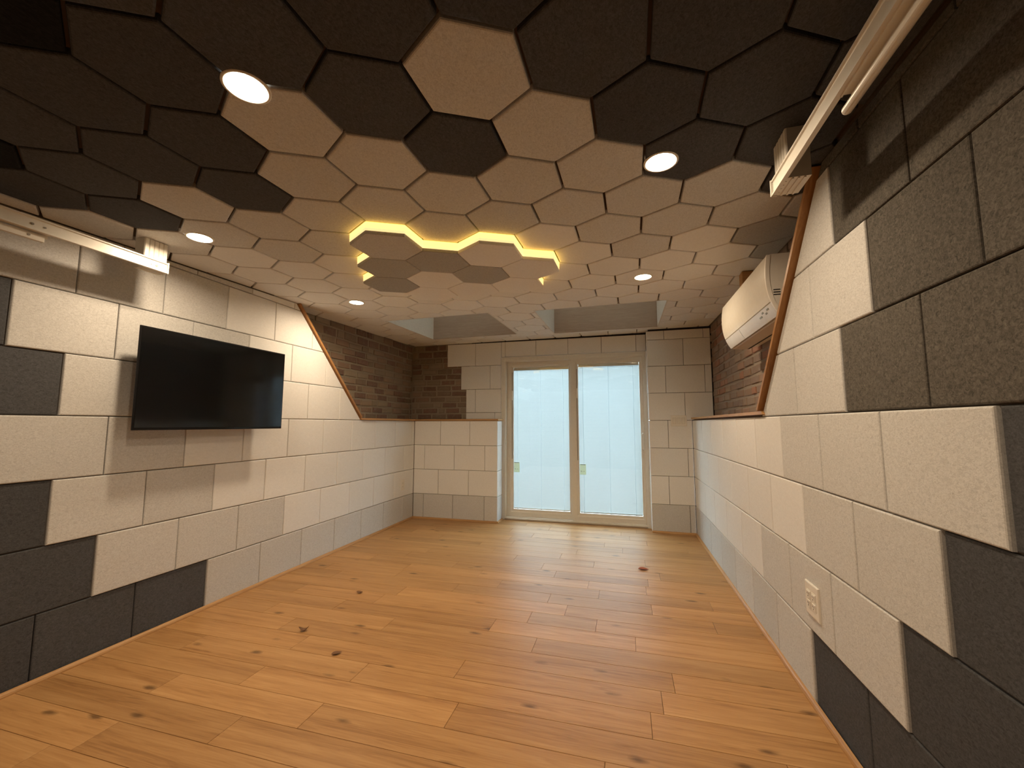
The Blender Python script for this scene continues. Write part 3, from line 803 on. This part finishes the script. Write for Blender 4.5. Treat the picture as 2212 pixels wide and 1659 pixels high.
# ------------------------------------------------------------------ white slide tracks under the ceiling
def track(side, label):
    s = 1 if side == 'R' else -1
    cx = -0.935
    X = lambda d: cx + s * d if side == 'R' else cx - d      # d grows towards the wall
    x0 = 1.465
    zb, zt = 2.000, 2.056
    y0, y1 = -0.9, 1.620
    t = thing('ceiling_track', label, 'track', (X(x0), 0.4, zt), 'white metal tracks under the ceiling')
    def bx(name, d0, d1, a, b, z0, z1, m=M_white, ch=0.0, par=None):
        xs = sorted((X(d0), X(d1)))
        return obj(name, B(xs[0], xs[1], a, b, z0, z1, ch), m, par or t)
    # C-shaped channel, open towards the room
    pr = [(x0, zb), (x0 + .015, zb), (x0 + .015, zt), (x0, zt), (x0, zt - .006), (x0 + .004, zt - .006), (x0 + .006, zt - .010), (x0 + .006, zb + .010), (x0 + .004, zb + .006), (x0, zb + .006)]
    ch_ = obj('channel', prism(pr, lambda u, v, n: (X(u), n, v), y0, y1), M_white, t)
    bx('end_cap', x0 - .003, x0 + .017, y1, y1 + .006, zb - .003, zt + .003, ch=0.0015)
    for yy, r in ((y1 - .05, .006), (y1 - .075, .004), (1.125, .004), (1.085, .005))[:(4 if side == 'L' else 0)]:
        b_ = bmesh.new(); cyl(b_, (X(x0 + .0065), yy, (zb+zt)/2 - .003), (X(x0 + .0035), yy, (zb+zt)/2 - .003), r, n=14); obj('screw', b_, M_screw, t)
    # ribbed hanger block up to the ceiling
    for ya, yb_ in ((1.512, 1.626), (-0.5, -0.386)):
        zc = ZC(X(x0 + .03), ya) - .001
        n = 5; w = (yb_ - ya) / n
        pr = []
        for k in range(n):
            pr += [(x0 + .020, ya + k*w), (x0 + .0155, ya + k*w + w*.15), (x0 + .0155, ya + k*w + w*.85), (x0 + .020, ya + (k+1)*w)]
        pr = [(x0 + .085, ya)] + pr + [(x0 + .085, yb_)]
        bm = bmesh.new()
        A = [bm.verts.new((X(u), v, zb + .001)) for u, v in pr]; C = [bm.verts.new((X(u), v, zc)) for u, v in pr]
        m_ = len(pr)
        for k in range(m_): bm.faces.new((A[k], A[(k+1) % m_], C[(k+1) % m_], C[k]))
        bm.faces.new(A); bm.faces.new(C)
        obj('hanger_block', bm, M_white, t)
        for k in range(3):
            dd = x0 + .028 + k*.018
            bx('rib', dd, dd + .006, ya + .002, yb_ - .002, zb - .003, zb + .002, ch=0.0)
    # inner slide nearer the wall with a round lower rail
    obj('slide_web', prism([(x0 + .015, 2.001), (x0 + .034, 2.001), (x0 + .034, 1.985), (x0 + .038, 1.985), (x0 + .038, 2.007), (x0 + .015, 2.007)], lambda u, v, n: (X(u), n, v), y0, 1.150), M_white, t)
    if side == 'L':
        bx('lower_bar', x0 + .022, x0 + .038, y0, 1.135, 1.965, 1.993, ch=0.001)
        b_ = bmesh.new(); cyl(b_, (X(x0 + .022), 1.085, 1.980), (X(x0 + .0205), 1.085, 1.980), 0.005, n=14); obj('screw', b_, M_screw, t)
        return t
    bx('lip', x0 + .011, x0 + .015, y0, 1.150, 1.9955, 2.0005)
    b_ = bmesh.new(); cyl(b_, (X(x0 + .037), y0, 1.980), (X(x0 + .037), 1.180, 1.980), 0.0120, n=20); cyl(b_, (X(x0 + .037), 1.1799, 1.980), (X(x0 + .037), 1.186, 1.980), 0.0120, 0.009, n=20)
    o = obj('round_rail', b_, M_white, t)
    return t
track('R', 'white metal track under the ceiling beside the right wall')
track('L', 'white metal track under the ceiling above the television')

# ------------------------------------------------------------------ air conditioner
AY0, AY1 = 2.215, 3.180
ac = thing('air_conditioner', 'white wall-mounted air conditioner hanging on the red brick recess', 'air conditioner', (0.80, (AY0+AY1)/2, 1.71))
def acprof(t):   # t 0 top .. 1 bottom of the curved front: (x, z)
    P_ = [(0.684, 2.000), (0.672, 1.930), (0.672, 1.860), (0.682, 1.795), (0.700, 1.745), (0.726, 1.708)]
    k = t * (len(P_) - 1); i = min(int(k), len(P_) - 2); f_ = k - i
    return (P_[i][0]*(1-f_) + P_[i+1][0]*f_, P_[i][1]*(1-f_) + P_[i+1][1]*f_)
def smooth_prof(a, b, n):
    P_ = [Vector(q) for q in ((0.686, 2.002), (0.664, 1.88), (0.676, 1.775), (0.728, 1.706))]
    out = []
    for k in range(n + 1):
        t = a + (b - a) * k / n
        v = P_[0]*(1-t)**3 + 3*P_[1]*t*(1-t)**2 + 3*P_[2]*t*t*(1-t) + P_[3]*t**3
        out.append((v.x, v.y))
    return out
fx = lambda u, v, n: (u, n, v)
full = smooth_prof(0, 1, 16)
body = [(x + 0.010, z) for x, z in full] + [(0.80, 1.700), (0.90, 1.715), (0.915, 1.74), (0.915, 2.004), (0.70, 2.006)]
obj('body', prism(body, fx, AY0, AY1), M_plas, ac)
a1 = smooth_prof(0.0, 0.715, 14); obj('front_cover', prism(a1 + [(x + .012, z) for x, z in a1[::-1]], fx, AY0 + .012, AY1 - .002), M_plas2, ac)
a2 = smooth_prof(0.735, 1.0, 6); st_ = obj('lower_strip', prism(a2 + [(x + .012, z) for x, z in a2[::-1]], fx, AY0 + .012, AY1 - .002), plain('satin_white_strip', (0.66, 0.64, 0.60), 0.25), ac)
a3 = smooth_prof(0.0, 1.0, 18); obj('side_rim', prism([(x - .002, z) for x, z in a3] + [(x + .016, z) for x, z in a3[::-1]], fx, AY0 - .004, AY0 + .010), M_plas, ac)
obj('louver', prism([(0.735, 1.702), (0.742, 1.697), (0.815, 1.690), (0.818, 1.697)], fx, AY0 + .03, AY1 - .03), plain('louver_plastic', (0.50, 0.46, 0.42), 0.4), ac)
obj('outlet_slot', B(0.820, 0.835, AY0 + .03, AY1 - .03, 1.694, 1.702), M_dark, ac)
for k in range(3): obj('side_vent', B(0.705, 0.735, AY0 - .0012, AY0 + .001, 1.800 + k*.012, 1.805 + k*.012), M_dark, ac)
for k, (a, b_) in enumerate(((.02, .05), (.06, .085), (.10, .125), (.14, .18))):
    q = smooth_prof(0.83, 0.86, 1) if k % 2 else smooth_prof(0.78, 0.81, 1)
    (xa, za), (xb, zb_) = q
    bm = prism([(xa - .0015, za), (xb - .0015, zb_), (xb + .001, zb_), (xa + .001, za)], fx, AY0 + .05 + a, AY0 + .05 + b_); obj('indicator_mark', bm, M_ink, ac)
qd = smooth_prof(0.745, 0.985, 3)
obj('strip_seam', prism([(x - .0008, z) for x, z in qd] + [(x + .001, z) for x, z in qd[::-1]], fx, AY1 - .36, AY1 - .357), M_ink, ac)
# wooden cleats behind its far end
wc = thing('wooden_cleat', 'stained wooden blocks between the ceiling and the air conditioner', 'wood block', (0.84, 3.10, 2.05))
obj('block', B(0.79, 0.91, 3.05, 3.13, 2.008, ZC(.84, 3.1) - .004, 0.003), M_oak, wc)
obj('block', B(0.81, 0.91, 3.135, 3.20, 2.060, ZC(.84, 3.2) - .004, 0.003), M_oak, wc)

# ------------------------------------------------------------------ electrics
def receptacle_face(par, fn, u, v):
    """one duplex outlet half: raised face with two slots and an earth hole"""
    o = obj('socket_face', prism([(u + .0155*math.cos(a)*1.0, v + .0135*math.sin(a)) if False else (u + sx*.0155, v + sz*.0125) for sx, sz, a in ((-1, -1, 0), (1, -1, 0), (1, 1, 0), (-1, 1, 0))], fn, 0.0055, 0.0085), M_plas, par)
    for du, dv, w, h in ((-.006, .003, .0014, .004), (.006, .003, .0014, .0032), (0, -.007, .0022, .0022)):
        obj('slot', prism([(u+du-w, v+dv-h), (u+du+w, v+dv-h), (u+du+w, v+dv+h), (u+du-w, v+dv+h)], fn, 0.0082, 0.0089), M_dark, o)
ocy, ocz = 2.088, 0.440
ou = thing('wall_outlet', 'white four-socket outlet low on the right wall', 'outlet', (XR(ocy), ocy, ocz))
bm = panel(rect(ocy - .062, ocy + .062, ocz - .068, ocz + .068), lambda u, v, n: fR(u, v, n + .0075), 0.0085, 0, 0.004)
obj('cover_plate', bm, M_plas, ou)
for du in (-.023, .023):
    obj('socket_body', prism(rect(ocy + du - .0185, ocy + du + .0185, ocz - .036, ocz + .036), fR, 0.006, 0.0090), M_plas, ou)
    for dv in (-.019, .019): receptacle_face(ou, lambda u, v, n: fR(u, v, n + .003), ocy + du, ocz + dv)
lcy, lcz = 4.585, 0.445
ol = thing('wall_outlet', 'small white outlet at the far end of the left wall', 'outlet', (XL, lcy, lcz))
obj('cover_plate', panel(rect(lcy - .040, lcy + .040, lcz - .062, lcz + .062), lambda u, v, n: fL(u, v, n + .007), 0.008, 0, 0.003), M_plas, ol)
for dv in (-.02, .02): receptacle_face(ol, fL, lcy, lcz + dv)
scx, scz = 0.565, 1.216
sw = thing('light_switch', 'white triple rocker switch on the panels right of the door', 'light switch', (scx, YP, scz))
obj('cover_plate', panel(rect(scx - .083, scx + .083, scz - .060, scz + .060), lambda u, v, n: fY(YP)(u, v, n + .007), 0.008, 0, 0.003), M_plas, sw)
for k in (-1, 0, 1):
    bm = panel(rect(scx + k*.046 - .017, scx + k*.046 + .017, scz - .034, scz + .034), lambda u, v, n: fY(YP)(u, v, n + .0125), 0.006, 0, 0.0025)
    obj('rocker', bm, M_plas2, sw)

# ------------------------------------------------------------------ fallen leaves on the floor
def leaf(x, y, rot, s, curl, m, lab):
    bm = bmesh.new(); n = 8; L0, R0, Mi = [], [], []
    c, s_ = math.cos(rot), math.sin(rot)
    for k in range(n + 1):
        t = k / n; w = s * 0.30 * math.sin(PI * min(1, t * 1.02)) ** 0.8 * (1.15 - .5*t) + 0.0002
        lx = (t - .5) * s; z = 0.002 + curl * s * (2*t - 1) ** 2
        for arr, side in ((L0, 1), (Mi, 0), (R0, -1)):
            ly = side * w; zz_ = z + abs(side) * w * 0.55
            arr.append(bm.verts.new((x + c*lx - s_*ly, y + s_*lx + c*ly, zz_)))
    for a, b_ in ((L0, Mi), (Mi, R0)):
        for k in range(n): bm.faces.new((a[k], a[k+1], b_[k+1], b_[k]))
    o = obj('dry_leaf', bm, m, loc=(x, y, 0.002)); tag(o, lab, 'leaf', 'dry leaves on the floor')
    md = o.modifiers.new('s', 'SOLIDIFY'); md.thickness = 0.0008; md.offset = 1
leaf(-1.809, 2.092, 0.5, 0.055, 0.45, M_leaf, 'small dark curled leaf on the planks, nearest the television')
leaf(-1.467, 1.937, 0.8, 0.050, 0.12, M_leaf, 'narrow brown leaf on the planks, closest to the viewpoint')
leaf(-1.83, 2.641, 0.1, 0.048, 0.20, M_leaf, 'dark leaf fragment on the planks, farthest along the left wall')
leaf(0.108, 3.652, 0.1, 0.085, 0.06, M_leaf_r, 'reddish fallen leaf on the planks in front of the door')
